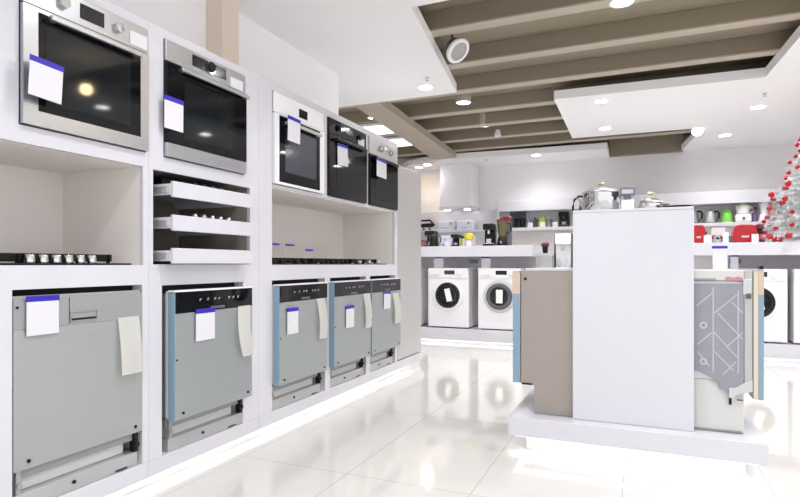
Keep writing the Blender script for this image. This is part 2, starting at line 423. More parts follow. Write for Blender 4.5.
# ------------------------------------------------------------------ dishwashers in the wall (front at local y=0)
def dishwasher(label, cy, w, xf, grey=False, zt=.950, zb=.315, foil=True, bw=.56):
    t = thing('dishwasher', label, 'dishwasher', (xf, cy, .15), PI/2)
    H = w/2; T = zt-.15; B = zb-.15; th = .045; pd = xf-XF      # pd: how far the door stands proud
    obj('body', bx(new(), -bw/2, bw/2, pd+.03, pd+.53, .17, T-.012, .004), M_tray, t)
    if grey:
        th = .03
        d = obj('door', bx(new(), -H, H, 0, th, B, T-.1165, .002), M_greyd, t)
        p = obj('control_panel', bx(new(), -H, H, 0, th, T-.116, T, .002), M_panelg, t)
        b = new(); bx(b, -.068, .056, -.004, -.0005, T-.066, T-.061, .001); bx(b, -.068, -.064, -.004, -.0005, T-.098, T-.067, .001); bx(b, .052, .056, -.004, -.0005, T-.098, T-.067, .001); bx(b, -.068, .056, -.004, -.0005, T-.103, T-.099, .001)
        obj('handle_recess', b, M_panelg, p)
        obj('recess_shadow', bx(new(), -.062, .05, -.002, -.0005, T-.098, T-.090), M_black, p)
        obj('panel_seam', bx(new(), -.073, -.071, -.0012, -.0003, T-.112, T-.004), M_black, p)
        obj('top_seal', bx(new(), -H, H-.01, .006, th-.004, T+.0005, T+.012), mat('grey_rubber', (.35, .35, .34), .6), p)
    else:
        d = obj('door', bx(new(), -H+.004, H, 0, th, B, T-.107, .002), M_steelD, t)
        p = obj('control_panel', bx(new(), -H+.004, H, -.001, th, T-.106, T, .002), M_bglass, t)
        for i, x in enumerate((-.13, -.075, -.02, .01, .09, .125, .165)):
            obj('button', prism(new(), [(x, T-.052), (x+.004, T-.052), (x+.005, T-.045), (x+.011, T-.046), (x+.011, T-.042 - .008*(i % 2)), (x+.013, T-.038), (x, T-.041)], 'y', -.0022, -.0011), M_alu, p)
        obj('handle_recess', bx(new(), -.05, .06, -.0025, -.0011, T-.098, T-.084, .001), M_dgrey, p)
        if foil:
            obj('foil_edge', bx(new(), -H, -H+.0035, .0005, th, B, T-.003), M_blue, d, label='blue protective foil on door edge')
        obj('top_strip', bx(new(), -H, H, 0, th, T+.0005, T+.009), M_wplas, p)
        obj('door_seal', bx(new(), -H-.001, H-.02, th+.0005, th+.014, B+.01, T+.004), M_foam, d)
    # screws at the lower corners
    b = new()
    for x in (-H+.055, H-.04): cyl(b, (x, -.0005, B+.03), .007, -.004, 'y', 12)
    cyl(b, (-H+.012, -.0005, T-.03 if grey else B+.3), .005, -.004, 'y', 12)
    obj('screw', b, M_black, d)
    # kick assembly: zinc base plate, white tray front and hinge brackets
    k = pd+.012
    obj('base_plate', bx(new(), -bw/2, bw/2, k, k+.4, .0005, .065, .003), M_tray, t)
    obj('tray_front', bx(new(), -bw/2+.01, bw/2-.05, k+.035, k+.05, .066, .15, .003), M_foam, t)
    obj('cross_bar', bx(new(), -bw/2, bw/2-.02, k+.01, k+.034, .118, .165, .003), M_panelg, t)
    for s in (-1, 1):
        b = new(); x = s*(bw/2-.012)
        bx(b, x-.01, x+.01, k-.006, k+.03, .066, .16, .003); cyl(b, (x, k-.0055, .10), .012, -.008, 'y', 12)
        obj('hinge_bracket', b, M_black if s > 0 else M_steelD, t)
    obj('base_screw', cyl(new(), (-.04, k-.0005, .035), .008, -.004, 'y', 12), M_black, d.parent)
    b = new(); bx(b, bw/2-.12, bw/2-.06, k-.004, k-.0005, .006, .012)
    obj('slot', b, M_black, t)
    return t
dishwasher('dishwasher with matt grey front and grey control strip, nearest at left', 1.634, .586, -2.146, grey=True, zt=.956, zb=.308)
dishwasher('steel fronted dishwasher with black control strip below the open drawers', 2.377, .595, -2.10)
dishwasher('steel fronted dishwasher with black control strip below the white framed oven', 3.238, .59, -2.10, bw=.6)
dishwasher('steel fronted dishwasher with black control strip below the all black oven', 3.942, .616, -2.10)
dishwasher('steel fronted dishwasher with black control strip beside the silver refrigerator', 4.582, .616, -2.10, bw=.5)

# black bars added at the niche top, painting the shadow gaps above the dishwashers
def shadow_gap_bar(unit, y0, y1, z0, z1):
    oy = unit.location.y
    obj('shadow_gap_bar', bx(new(), -.12, -.06, y0-oy+.004, y1-oy-.004, z0, z1-.0005), M_dark, unit)
shadow_gap_bar(unitA, 1.338, 1.93, .955, .993)
shadow_gap_bar(unitB, 2.047, 2.654, .94, .985)
for a, b in ((2.935, 3.585), (3.657, 4.262), (4.335, 4.875)): shadow_gap_bar(unitC, a, b, .94, .985)

# ------------------------------------------------------------------ hobs
def hob(label, loc, w, d, nk, km, group=None, kz=.028, grates=2, burners=True, pg=True, kx=None):
    """gas hob: plate, pan supports, burners and a row of knobs; local front at -y"""
    t = thing('gas_hob', label, 'hob', loc, PI/2, group)
    p = obj('plate', bx(new(), -w/2, w/2, -d/2, d/2, 0, .008, .003), M_bglass, t)
    for g in range(grates if pg else 0):
        gw = (w-.06)/grates; x0 = -w/2+.03+g*gw; b = new()
        for x in (x0+.005, x0+gw-.015): bx(b, x, x+.013, -d/2+.09, d/2-.03, .016, .048, .002)
        for y in (-d/2+.10, -d/2+.10+(d-.13)/2, d/2-.041): bx(b, x0+.005, x0+gw-.004, y, y+.013, .016, .048, .002)
        for x in (x0+.005, x0+gw-.016):
            for y in (-d/2+.10, d/2-.041): bx(b, x, x+.012, y, y+.012, .0082, .030)
        obj('pan_support', b, M_cast, t)
        if burners:
            for y in (-d*.12+.03, d*.24):
                b = new(); lathe(b, [(0, .0082), (.045, .0082), (.045, .016), (.034, .018), (.034, .025), (0, .025)], (x0+gw/2, y, 0), 20)
                obj('burner', b, M_cast, t, True)
    for k in range(nk):
        x = -w*.33+k*(w*.66/max(1, nk-1)) if not kx else kx[0]+k*(kx[1]-kx[0])/(nk-1)
        b = cyl(new(), (x, -d/2+.045, .0082), .019, kz, 'z', 20, r2=.016, bev=.002)
        obj('knob', b, km, t, True)
    return t
hob('black gas hob with silver knobs in the open niche at left', (-2.40, 1.44, 1.0855), .88, .48, 6, M_chrome, kz=.034, kx=(.0, .27))
hob('black gas hob in the long niche, nearest its left side', (-2.42, 3.24, 1.0855), .56, .48, 5, M_black)
hob('black gas hob in the middle of the long niche', (-2.42, 3.86, 1.0855), .58, .48, 6, M_black)
hob('black gas hob with pale knobs at the far end of the long niche', (-2.42, 4.47, 1.0855), .56, .48, 3, M_alu)
for (z0, z1), nm, km in zip(DZ, ('top', 'middle', 'bottom'), (M_black, M_chrome, M_black)):
    hob('black gas hob lying in the %s open drawer' % nm, (-2.335, 2.344, z1-.0175), .56, .44, 5, km, kz=.034 if nm != 'bottom' else .010, pg=nm == 'top', kx=(-.07, .19))

# ------------------------------------------------------------------ price cards and leaflets
def card(label, loc, w, h, rz=PI/2, tilt=0., lean=0., strip=.14, stand=False, cm=None):
    t = thing('price_card', label, 'price card', loc, 0, None, rot=(lean, tilt, rz))
    b = bx(new(), -w/2, w/2, -.003, 0, 0, h*(1-strip)-.0003, .0008, 1)
    obj('sheet', b, cm or M_card, t)
    obj('blue_strip', bx(new(), -w/2-.002, w/2+.002, -.0045, .0005, h*(1-strip), h, .001, 1), M_ink, t, label='blue strip along the top')
    if stand: obj('foot', bx(new(), -w/2, w/2, .0005, .05, 0, .003), M_card, t)
    return t
XC = XF+.030
card('large price card hanging on the steel framed oven at left', (XC+.035, 1.418, 1.718), .13, .15, tilt=.06)
card('price card hanging at the left edge of the oven above the drawers', (XC, 2.092, 1.752), .122, .16, tilt=.01)
card('price card on the glass of the white framed oven', (XC+.033, 3.085, 1.888), .14, .162, tilt=.02)
card('price card at the middle of the all black oven', (XC, 3.80, 1.852), .16, .165, tilt=-.03)
card('price card on the farthest oven with grey fascia', (XC+.035, 4.43, 1.848), .2, .16, tilt=.02)
card('price card on the matt grey dishwasher front at left', (-2.139, 1.447, .815), .128, .152, tilt=0)
card('price card on the dishwasher below the drawers', (-2.094, 2.282, .692), .138, .165)
card('price card on the dishwasher below the white framed oven', (-2.094, 3.083, .632), .125, .172)
card('price card on the dishwasher below the all black oven', (-2.094, 3.868, .592), .13, .172)
card('price card on the dishwasher beside the refrigerator', (-2.094, 4.565, .688), .14, .155, tilt=.04)
for y, z, nm in ((3.205, 1.147, 'nearest its left side'), (3.39, 1.147, 'second from its left side'), (3.65, 1.115, 'above the middle hob')):
    t = thing('price_card', 'thin stemmed price card in the long hob niche, ' + nm, 'price card', (-2.36, y, z), PI/2)
    obj('sheet', bx(new(), -.012, -.006, -.002, 0, -.006, .075, .0005, 1), M_card, t)
    obj('blue_strip', bx(new(), -.012, .10, -.004, .0, .0755, .089, .001, 1), M_ink, t, label='blue strip along the top')

def leaflet(label, loc, w, h, fold=.0, bend=.02):
    """hanging printed sheet, slightly curled"""
    b = new(); n = 8; rows = []
    for i in range(n+1):
        f = i/n; z = h*f; s = math.sin(f*PI)*bend*.5 + (1-f)*bend
        sk = fold*(math.sin(f*PI*1.0))
        rows.append([b.verts.new((-w/2*(1-.10*(1-f)) + sk, -s-.001, z)), b.verts.new((0+sk, -s-.006*(1-f)-.002, z)), b.verts.new((w/2*(1-.02*f) + sk, -s-.001, z))])
    for A, B in zip(rows, rows[1:]):
        for k in range(2): b.faces.new([A[k], A[k+1], B[k+1], B[k]])
    bmesh.ops.solidify(b, geom=b.faces[:], thickness=.0016)
    o = obj('leaflet', b, M_paper, None, True, loc); o.rotation_euler = (0, 0, PI/2)
    tag(o, label, 'leaflet'); return o
leaflet('curled paper leaflet hanging on the matt grey dishwasher at left', (-2.142, 1.846, .592), .115, .258, -.004)
leaflet('kinked paper leaflet hanging on the dishwasher below the drawers', (-2.097, 2.60, .565), .11, .285, -.034, .03)
leaflet('paper leaflet hanging on the dishwasher below the white framed oven', (-2.097, 3.435, .56), .11, .285, .006)
leaflet('paper leaflet hanging on the dishwasher below the all black oven', (-2.097, 4.16, .56), .12, .285, .003)
leaflet('paper leaflet hanging on the dishwasher beside the refrigerator', (-2.097, 4.765, .54), .14, .28, .004)

# ------------------------------------------------------------------ island
YI = 3.20
t = thing('island_plinth', 'low white island plinth with light strip underneath, on the tiled floor', 'plinth', (-.05, YI, 0))
obj('platform', bx(new(), -.65, .625, 0, 1.05, .105, .212, .003), M_white, t)
obj('kick_board', bx(new(), -.57, .545, .13, .95, 0, .1045), M_white, t)
b = new(); bx(b, -.62, .60, .025, .05, .0985, .1045)
obj('led_strip', b, mat('led_tape', (.9, .9, .9), .5, emit=(1, 1, .97), estr=1.7), t)
b = new()
for k in range(107): bx(b, -.615+k*.0113, -.615+k*.0113+.0045, .03, .045, .0965, .0984)
obj('led_dots', b, mat('led_dot', (1, 1, 1), .5, emit=(1, .99, 1), estr=14), t)
b = new(); bx(b, -.62, -.60, .07, .92, .0985, .1045); bx(b, .58, .60, .07, .92, .0985, .1045)
obj('side_led_strip', b, M_led, t)

t = thing('display_stand', 'tall white display stand in the middle of the island carrying cookware', 'display stand', (-.05, YI+.09, .2125))
obj('front_panel', bx(new(), -.302, .308, 0, .03, 0, 1.165, .003), M_white, t)
obj('rear_panel', bx(new(), -.302, .308, .66, .69, 0, 1.165, .003), M_white, t)
obj('top_board', bx(new(), -.302, .308, 0, .69, 1.1655, 1.18, .003), M_white, t)

# left island dishwasher, door facing -x
t = thing('dishwasher', 'dishwasher on the island left of the white stand, grey side towards us', 'dishwasher', (-.70, 3.62, .2125))
YS = -.29   # local y of the side facing the camera
side = [(.05, .163), (.125, .163), (.125, .002), (.62, .002), (.62, .835), (.05, .835)]
b = new(); prism(b, side, 'y', YS, YS+.015); obj('side_panel', b, M_side, t)
obj('tub', bx(new(), .13, .62, YS+.0155, .28, .004, .83), M_side, t)
obj('top_plate', bx(new(), .07, .615, YS+.01, .28, .8355, .852, .003), M_foam, t)
d = obj('door', bx(new(), .0, .0445, YS, .3, .172, .835, .003), M_steelD, t)
obj('foil_edge', bx(new(), .0, .042, YS-.002, YS-.0003, .172, .70), M_blue, d, label='blue protective foil on door edge')
obj('control_strip', bx(new(), -.002, .0445, YS-.003, YS-.0003, .7005, .828), M_peach, d)
obj('screw', cyl(new(), (.075, YS-.0005, .79), .009, -.004, 'y', 12), M_black, t)
obj('foot_slot', bx(new(), .055, .115, YS-.003, YS-.0003, .164, .174), M_black, t)
obj('base_edge', bx(new(), .126, .62, YS-.002, YS-.0003, .0025, .012), M_panelg, t)

# right island dishwasher, felt-wrapped, door facing +x
t = thing('dishwasher', 'felt wrapped dishwasher on the island right of the white stand, blue door edge', 'dishwasher', (.022, 3.62, .2125))
obj('base_tray', bx(new(), .0, .47, YS+.02, .28, .003, .27, .004), M_foam, t)
obj('tub', bx(new(), .0, .465, YS+.012, .28, .2705, .79, .004), M_alu, t)
felt = [(.0, .775), (.0, .33), (.258, .312), (.31, .285), (.335, .272), (.355, .262), (.358, .225), (.44, .220), (.462, .262), (.466, .29), (.466, .775)]
b = new(); prism(b, felt, 'y', YS, YS+.0118); obj('felt_wrap', b, M_felt, t)
b = new()
def strap(x0, z0, x1, z1, w, yf):
    d = Vector((x1-x0, 0, z1-z0)); nrm = Vector((-d.z, 0, d.x)).normalized()*w
    prism(b, [(x0-nrm.x, z0-nrm.z), (x1-nrm.x, z1-nrm.z), (x1+nrm.x, z1+nrm.z), (x0+nrm.x, z0+nrm.z)], 'y', yf, YS-.0002)
def PXL(u, v): return .25+(u-694)*.00433, .8775-(v-264)*.00524
for i, (u0, v0, u1, v1) in enumerate([(712, 287, 712, 372), (694.5, 306, 711, 293), (713, 313, 737, 294), (717, 313, 743, 338), (713, 332, 737, 356), (731, 301, 743, 312),
        (738, 290, 738, 372), (695, 345, 711, 332), (713, 351, 733, 369), (695, 352, 708, 366), (727, 345, 743, 331), (722, 374, 736, 360)]):
    x0, z0 = PXL(u0, v0); x1, z1 = PXL(u1, v1); strap(x0, z0, x1, z1, .0026, YS-.0012-.00012*i)
obj('felt_seam', b, M_cord, t)
for z in (.555, .365):
    obj('rubber_grommet', lathe(new(), [(.010, YS-.0004), (.018, YS-.0004), (.018, YS-.004), (.010, YS-.004), (.010, YS-.0004)], (.283, 0, z), 20, 'y'), M_cord, t, True)
obj('top_plate', bx(new(), .0, .47, YS+.005, .28, .7905, .845, .004), M_foam, t)
obj('dark_rail', bx(new(), .0, .34, YS-.0, YS+.0045, .792, .802), M_panelg, t)
fr = obj('door_frame', bx(new(), .468, .505, YS, .29, .27, .845, .004), mat('grey_frame_plastic', (.46, .46, .45), .45), t)
obj('latch', bx(new(), .462, .5, YS-.004, YS-.0003, .72, .80, .003), M_alu, fr)
obj('latch_block', bx(new(), .475, .498, YS-.006, YS-.0045, .70, .727, .002), M_dgrey, fr)
d = obj('door', bx(new(), .507, .555, YS+.001, .3, .185, .85, .003), M_steelD, t)
obj('foil_edge', bx(new(), .53, .553, YS-.002, YS+.0005, .186, .72), M_blue, d, label='blue protective foil on door edge')
obj('cream_edge', bx(new(), .51, .529, YS-.0015, YS+.0005, .186, .84), mat('cream_plastic', (.66, .58, .46), .5), d)
obj('peach_cap', bx(new(), .53, .553, YS-.002, YS+.0005, .7205, .84), M_peach, d)
obj('control_knob', bx(new(), .535, .553, YS, YS+.05, .8505, .868, .003), M_black, d)
b = new(); prism(b, [(.40, .16), (.415, .16), (.43, .20), (.505, .225), (.505, .285), (.47, .27), (.43, .24), (.40, .235)], 'y', YS-.004, YS+.004)
obj('hinge_arm', b, M_alu, t)
obj('hinge_pin', bx(new(), .398, .412, YS-.006, YS-.0045, .15, .185, .002), M_black, t)
obj('hinge_bolt', bx(new(), .435, .462, YS-.006, YS-.0005, .175, .181, .001), M_black, t)
obj('warning_label', prism(new(), [(.385, .793), (.46, .793), (.46, .806), (.44, .812), (.42, .806), (.40, .812), (.385, .808)], 'y', YS+.0005, YS+.0045), mat('red_print', (.62, .22, .25), .6), t)
obj('base_edge', bx(new(), .0, .46, YS+.014, YS+.0195, .003, .012), M_panelg, t)

# large price card leaning on top of that dishwasher
card('large price card leaning above the felt wrapped dishwasher', (.385, 3.36, 1.0605), .07, .125, rz=.15, lean=-.05, strip=.11)

# cookware on the stand (board top z = 1.4175)
ZT = .2125+1.1805
def pot(label, loc, r, h, group=None):
    t = thing('cooking_pot', label, 'pot', loc)
    b = new(); lathe(b, [(0, 0), (r-.004, 0), (r, .006), (r, h-.004), (r+.005, h), (r-.002, h), (r-.004, h-.006), (r-.004, .006), (0, .006)], seg=40)
    obj('body', b, M_chrome, t, True)
    b = new(); lathe(b, [(r-.003, h+.0005), (r+.006, h+.0015), (r+.004, h+.006), (r*.75, h+.020), (r*.3, h+.029), (0, h+.031)], seg=40)
    l = obj('lid', b, M_steel, t, True)
    b = new(); lathe(b, [(0, h+.0312), (.011, h+.0312), (.008, h+.042), (.022, h+.05), (.024, h+.056), (.015, h+.062), (0, h+.062)], seg=20)
    obj('lid_knob', b, mat('pale_gold_knob', (.62, .60, .42), .3, metal=.6), l, True)
    for s in (-1, 1):
        obj('handle', tube(new(), [(s*(r-.001), -.035, h*.72), (s*(r+.02), -.035, h*.74), (s*(r+.032), -.015, h*.75), (s*(r+.032), .015, h*.75), (s*(r+.02), .035, h*.74), (s*(r-.001), .035, h*.72)], .005), M_chrome, t, True)
    return t
pot('tall steel cooking pot with lidded knob on the left of the white stand', (-.21, 3.52, ZT), .108, .118)
pot('low steel casserole with lid right of the small grinder', (.055, 3.50, ZT), .062, .045)
t = thing('kettle', 'steel kettle with black arched handle at the left edge of the stand', 'kettle', (-.30, 3.68, ZT))
b = new(); lathe(b, [(0, 0), (.06, 0), (.062, .01), (.052, .09), (.03, .115), (0, .118)], seg=28); obj('body', b, M_chrome, t, True)
obj('handle', tube(new(), [(-.02, 0, .118), (-.055, 0, .125), (-.085, 0, .10), (-.092, 0, .06), (-.09, 0, .012), (-.06, 0, .008)], .007), M_black, t, True)
t = thing('coffee_grinder', 'small white grinder with dark top between the two pots', 'grinder', (-.067, 3.44, ZT))
obj('body', bx(new(), -.034, .034, -.03, .03, 0, .062, .006), M_wplas, t)
b = new(); bx(b, -.042, .042, -.036, .036, .085, .135, .006); bx(b, -.02, .02, -.02, .02, .0625, .085)
obj('hopper', b, mat('slate_plastic', (.16, .17, .21), .3), t)
obj('window_plate', bx(new(), -.03, .03, -.0385, -.0365, .095, .118, .001), M_alu, t)
t = thing('frying_pan', 'dark shallow frying pan at the right of the white stand', 'pan', (.185, 3.46, ZT))
b = new(); lathe(b, [(0, 0), (.062, 0), (.078, .016), (.080, .018), (.074, .017), (.06, .004), (0, .004)], seg=32); obj('body', b, M_black, t, True)
obj('handle', bx(new(), -.17, -.078, -.011, .011, .012, .021, .004), M_black, t)

# ------------------------------------------------------------------ washing machine counter in the background
YC = 7.36
def counter(label, x0, x1, shelf_z=1.31):
    t = thing('washer_counter', label, 'counter', ((x0+x1)/2, YC, 0)); H = (x1-x0)/2
    obj('platform', bx(new(), -H, H, 0, .75, .035, .2, .003), M_white, t)
    obj('kick_board', bx(new(), -H, H, .05, .7, 0, .0345), M_white, t)
    obj('led_strip', bx(new(), -H+.02, H-.02, .025, .045, .029, .0345), M_led, t)
    obj('back_panel', bx(new(), -H, H, .615, .64, .2005, 1.1895), M_wallg, t)
    obj('counter_top', bx(new(), -H, H, -.02, .80, 1.19, 1.335, .003), M_white, t)
    return t
counter('white counter over the washing machines at left, with small appliances on top', -4.0, -1.30)
c2 = counter('white counter over the washing machines at right, below the tinsel tree', .1, 3.4)
t = thing('low_counter', 'lower white counter section between the two washing machine counters', 'counter', (-.6, YC+.02, 0))
obj('cabinet', bx(new(), -.695, .69, 0, .7, .1, .965, .003), M_white, t)
obj('kick_board', bx(new(), -.695, .69, .06, .7, 0, .0995), M_white, t)
obj('worktop', bx(new(), -.695, .69, -.01, .7, .9655, .985, .003), M_white, t)
for px, lab in ((-2.245, 'left'), (1.075, 'right')):
    o = obj('sign_plate', bx(new(), px-.06, px+.06, 7.955, 7.972, 1.10, 1.15, .002), M_panelg); tag(o, 'small dark grey plate on the grey panel above the %s washing machines' % lab, 'sign')

def washer(label, x0, dark=True):
    t = thing('washing_machine', label, 'washing machine', (x0+.295, 7.40, .2005), 0)
    b = bx(new(), -.295, .295, 0, .56, .012, .835, .012, 3); obj('body', b, M_wplas, t)
    b = new()
    for sx in (-.24, .24):
        for y in (.06, .5): cyl(b, (sx, y, 0), .02, .0115, 'z', 12)
    obj('foot', b, M_black, t)
    p = obj('control_panel', bx(new(), -.29, .29, -.008, -.0005, .70, .828, .003), M_wplas, t)
    obj('display', bx(new(), -.05, .10, -.011, -.0085, .745, .80, .002), M_disp, p)
    obj('dial', cyl(new(), (.17, -.0085, .765), .032, -.02, 'y', 24, bev=.003), M_wplas, p, True)
    obj('drawer', bx(new(), -.275, -.11, -.012, -.0085, .72, .815, .003), M_wplas, p)
    obj('drawer_grip', bx(new(), -.25, -.13, -.0135, -.0121, .73, .742), M_bezel, p)
    obj('kick_flap', bx(new(), -.285, .285, -.006, -.0005, .02, .09, .002), M_wplas, t)
    d = new(); cz = .455
    lathe(d, [(.118, -.0005), (.178, -.0005), (.176, -.022), (.160, -.038), (.126, -.036), (.118, -.0005)], (0, 0, cz), 40, 'y')
    d = obj('door', d, M_black if dark else M_dgrey, t, True)
    b = new(); lathe(b, [(.1175, -.03), (.10, -.026), (.05, -.012), (0, -.008)], (0, 0, cz), 36, 'y'); obj('door_glass', b, M_bwin, d, True)
    b = new(); lathe(b, [(.179, -.0005), (.222, -.0005), (.216, -.012), (.179, -.018)], (0, 0, cz), 40, 'y'); obj('door_surround', b, M_wplas if dark else M_bezel, t, True)
    s = obj('door_sticker', prism(new(), [(-.045, cz+.085), (.035, cz+.10), (.075, cz-.075), (-.005, cz-.09)] if dark else [(-.04, cz+.09), (.05, cz+.09), (.05, cz-.09), (-.04, cz-.09)], 'y', -.0335, -.0315), M_paper, d)
    s.rotation_euler = (0, 0, 0)
    return t
washer('white washing machine with black ringed door, left of the pair beyond the aisle', -2.756, True)
washer('white washing machine with silver ringed door, right of the pair beyond the aisle', -2.03, False)
washer('white washing machine almost hidden behind the silver refrigerator', -3.482, True)
washer('white washing machine seen past the blue edged door on the island', .915, True)
washer('white washing machine at the right edge below the tinsel tree', 1.56, True)
card('white price card on the washing machine with black ringed door', (-2.625, 7.48, 1.0362), .14, .15, rz=0, stand=True, strip=.10)
card('white price card on the washing machine with silver ringed door', (-1.94, 7.48, 1.0362), .125, .15, rz=0, stand=True, strip=.12)
card('small price card on the washing machine behind the felt wrapped dishwasher', (1.0, 7.47, 1.0362), .08, .165, rz=0, stand=True, strip=.16)
card('price card on the washing machine at the right edge', (1.72, 7.47, 1.0362), .13, .16, rz=0, stand=True, strip=.16)

# ------------------------------------------------------------------ back wall shelves and hood
t = thing('display_shelf', 'long white display shelf with lit band on the back wall, left of the island stand', 'shelf', (-1.66, 10.59, 1.70))
obj('board', bx(new(), -.78, 1.32, -.35, 0, 0, .055, .003), M_white, t)
obj('valance', bx(new(), -.78, 1.32, -.35, 0, .36, .56, .004), M_white, t)
for x in (-.78, 1.29): obj('end_panel', bx(new(), x, x+.03, -.35, 0, .0555, .3595, .002), M_white, t)
t = thing('display_shelf', 'white display shelf with lit band on the back wall, behind the red toasters', 'shelf', (1.5, 10.59, 1.70))
obj('board', bx(new(), -1.7, 2.4, -.35, 0, 0, .055, .003), M_white, t)
obj('valance', bx(new(), -1.7, 2.4, -.35, 0, .36, .56, .004), M_white, t)
for x in (-1.7, 2.37): obj('end_panel', bx(new(), x, x+.03, -.35, 0, .0555, .3595, .002), M_white, t)
t = thing('display_shelf', 'short white shelf under the range hood on the back wall', 'shelf', (-3.3, 10.59, 1.70))
obj('board', bx(new(), -1.0, .80, -.35, 0, 0, .05, .003), M_white, t)
obj('bracket', bx(new(), -.9, -.86, -.3, 0, -.08, -.0005, .003), M_white, t)
o = obj('wall_panel', bx(new(), -4.4, -2.46, 10.571, 10.5985, .9, 2.13), M_white); tag(o, 'white splashback panel on the wall under the range hood', 'panel')
t = thing('range_hood', 'white range hood with lit underside on the back wall', 'range hood', (-3.23, 10.59, 2.13))
obj('chimney', bx(new(), -.28, .34, -.5, 0, .05, .848, .003), M_wplas, t)
obj('canopy', bx(new(), -.30, .36, -.53, 0, 0, .0495, .004), M_white, t)
for x in (-.2, .2): obj('lamp', cyl(new(), (x, -.3, -.006), .06, .0055, 'z', 20), M_hoodlight, t)

# ------------------------------------------------------------------ small appliances (generators)
def kettle(label, loc, s, m1, m2, rz=0, g=None):
    t = thing('kettle', label, 'kettle', loc, rz, g); t.scale = (s, s, s)
    b = new(); lathe(b, [(0, 0), (.085, 0), (.088, .02), (.068, .18), (.055, .205), (.02, .215), (0, .216)], seg=24); obj('body', b, m1, t, True)
    obj('base', cyl(new(), (0, 0, -.0), .095, -.0 or .012, 'z', 24), m2, t, True)
    obj('handle', tube(new(), [(.06, 0, .195), (.11, 0, .205), (.135, 0, .17), (.13, 0, .09), (.085, 0, .04)], .014), m2, t, True)
    b = new(); prism(b, [(-.062, .16), (-.105, .20), (-.062, .20)], 'y', -.016, .016, .003); obj('spout', b, m1, t)
    b = new(); lathe(b, [(0, .2165), (.014, .2165), (.012, .235), (0, .237)], seg=14); obj('lid_knob', b, m2, t, True)
    return t
def iron(label, loc, s, m1, m2, rz=0):
    t = thing('iron', label, 'iron', loc, rz); t.scale = (s, s, s)
    # stands upright on its heel
    b = new(); prism(b, [(-.06, 0), (.05, 0), (.035, .16), (-.02, .26), (-.035, .25), (-.055, .15)], 'y', -.05, .05, .012); obj('shell', b, m1, t)
    obj('soleplate', prism(new(), [(-.062, .01), (-.038, .27), (-.03, .27), (-.0545, .01)], 'y', -.045, .045), M_chrome, t)
    obj('handle', tube(new(), [(.048, 0, .02), (.085, 0, .05), (.085, 0, .14), (.035, 0, .19)], .016), m2, t, True)
    return t
def coffee_machine(label, loc, w, h, m1, m2, rz=0, d=.2):
    t = thing('coffee_machine', label, 'coffee machine', loc, rz); H = w/2
    obj('base', bx(new(), -H, H, -d/2, d/2, 0, h*.12, .006), m1, t)
    obj('column', bx(new(), -H, H, d*.05, d/2, h*.1205, h*.72, .006), m1, t)
    obj('head', bx(new(), -H, H, -d/2, d/2, h*.7205, h, .012), m1, t)
    obj('spout', cyl(new(), (0, -d*.25, h*.56), w*.10, h*.16, 'z', 16), m2, t, True)
    obj('drip_tray', bx(new(), -H*.8, H*.8, -d*.46, 0, h*.1205, h*.15, .002), m2, t)
    b = new(); lathe(b, [(0, h*.152), (w*.2, h*.152), (w*.26, h*.34), (w*.24, h*.34), (w*.18, h*.17), (0, h*.17)], (0, -d*.22, 0), 20); obj('jug', b, M_glass, t, True)
    return t
def toaster(label, loc, w, h, m1, rz=0, d=.16):
    t = thing('toaster', label, 'toaster', loc, rz); H = w/2
    b = new(); prism(b, [(-H, .012), (H, .012), (H, h*.6), (H*.82, h*.93), (H*.5, h), (-H*.5, h), (-H*.82, h*.93), (-H, h*.6)], 'y', -d/2, d/2, .008); obj('body', b, m1, t)
    b = new()
    for y in (-.03, .02): bx(b, -H*.45, H*.45, y, y+.014, h+.0005, h+.003)
    obj('slot', b, M_black, t)
    b = new()
    for x in (-H*.75, H*.75): bx(b, x-.012, x+.012, -d*.4, d*.4, 0, .0118)
    obj('foot', b, M_black, t)
    obj('lever', bx(new(), H+.0005, H+.02, -.02, .02, h*.55, h*.65, .003), M_black, t)
    obj('badge', bx(new(), -H*.3, H*.3, -d/2-.003, -d/2-.0005, h*.30, h*.40, .001), M_alu, t)
    return t
def blender(label, loc, s, mb, mj, ml, rz=0):
    t = thing('blender', label, 'blender', loc, rz); t.scale = (s, s, s)
    b = new(); lathe(b, [(0, 0), (.085, 0), (.085, .02), (.06, .13), (.055, .14), (0, .14)], seg=24); obj('base', b, mb, t, True)
    b = new(); lathe(b, [(.04, .1405), (.055, .15), (.078, .36), (.074, .36), (.05, .155), (0, .152)], seg=24); obj('jar', b, mj, t, True)
    b = new(); lathe(b, [(.08, .3605), (.08, .39), (.03, .395), (.03, .415), (0, .415)], seg=24); obj('lid', b, ml, t, True)
    obj('handle', tube(new(), [(.072, 0, .33), (.12, 0, .33), (.125, 0, .22), (.062, 0, .19)], .012), mb, t, True)
    b = cyl(new(), (0, -.088, .06), .02, .02, 'y', 16); obj('dial', b, M_chrome, t, True)
    return t
def mixer(label, loc, s, m1, rz=0):
    t = thing('hand_mixer', label, 'hand mixer', loc, rz); t.scale = (s, s, s)
    b = new(); prism(b, [(-.14, .06), (.10, .06), (.15, .09), (.14, .13), (.0, .125), (-.14, .115)], 'y', -.035, .035, .014); obj('motor_body', b, m1, t)
    obj('handle', tube(new(), [(-.12, 0, .12), (-.10, 0, .175), (.06, 0, .18), (.11, 0, .125)], .016), m1, t, True)
    for x in (-.05, .05): obj('beater', cyl(new(), (x*1.1, 0, 0), .022, .06, 'z', 10, r2=.005), m1, t, True)
    return t
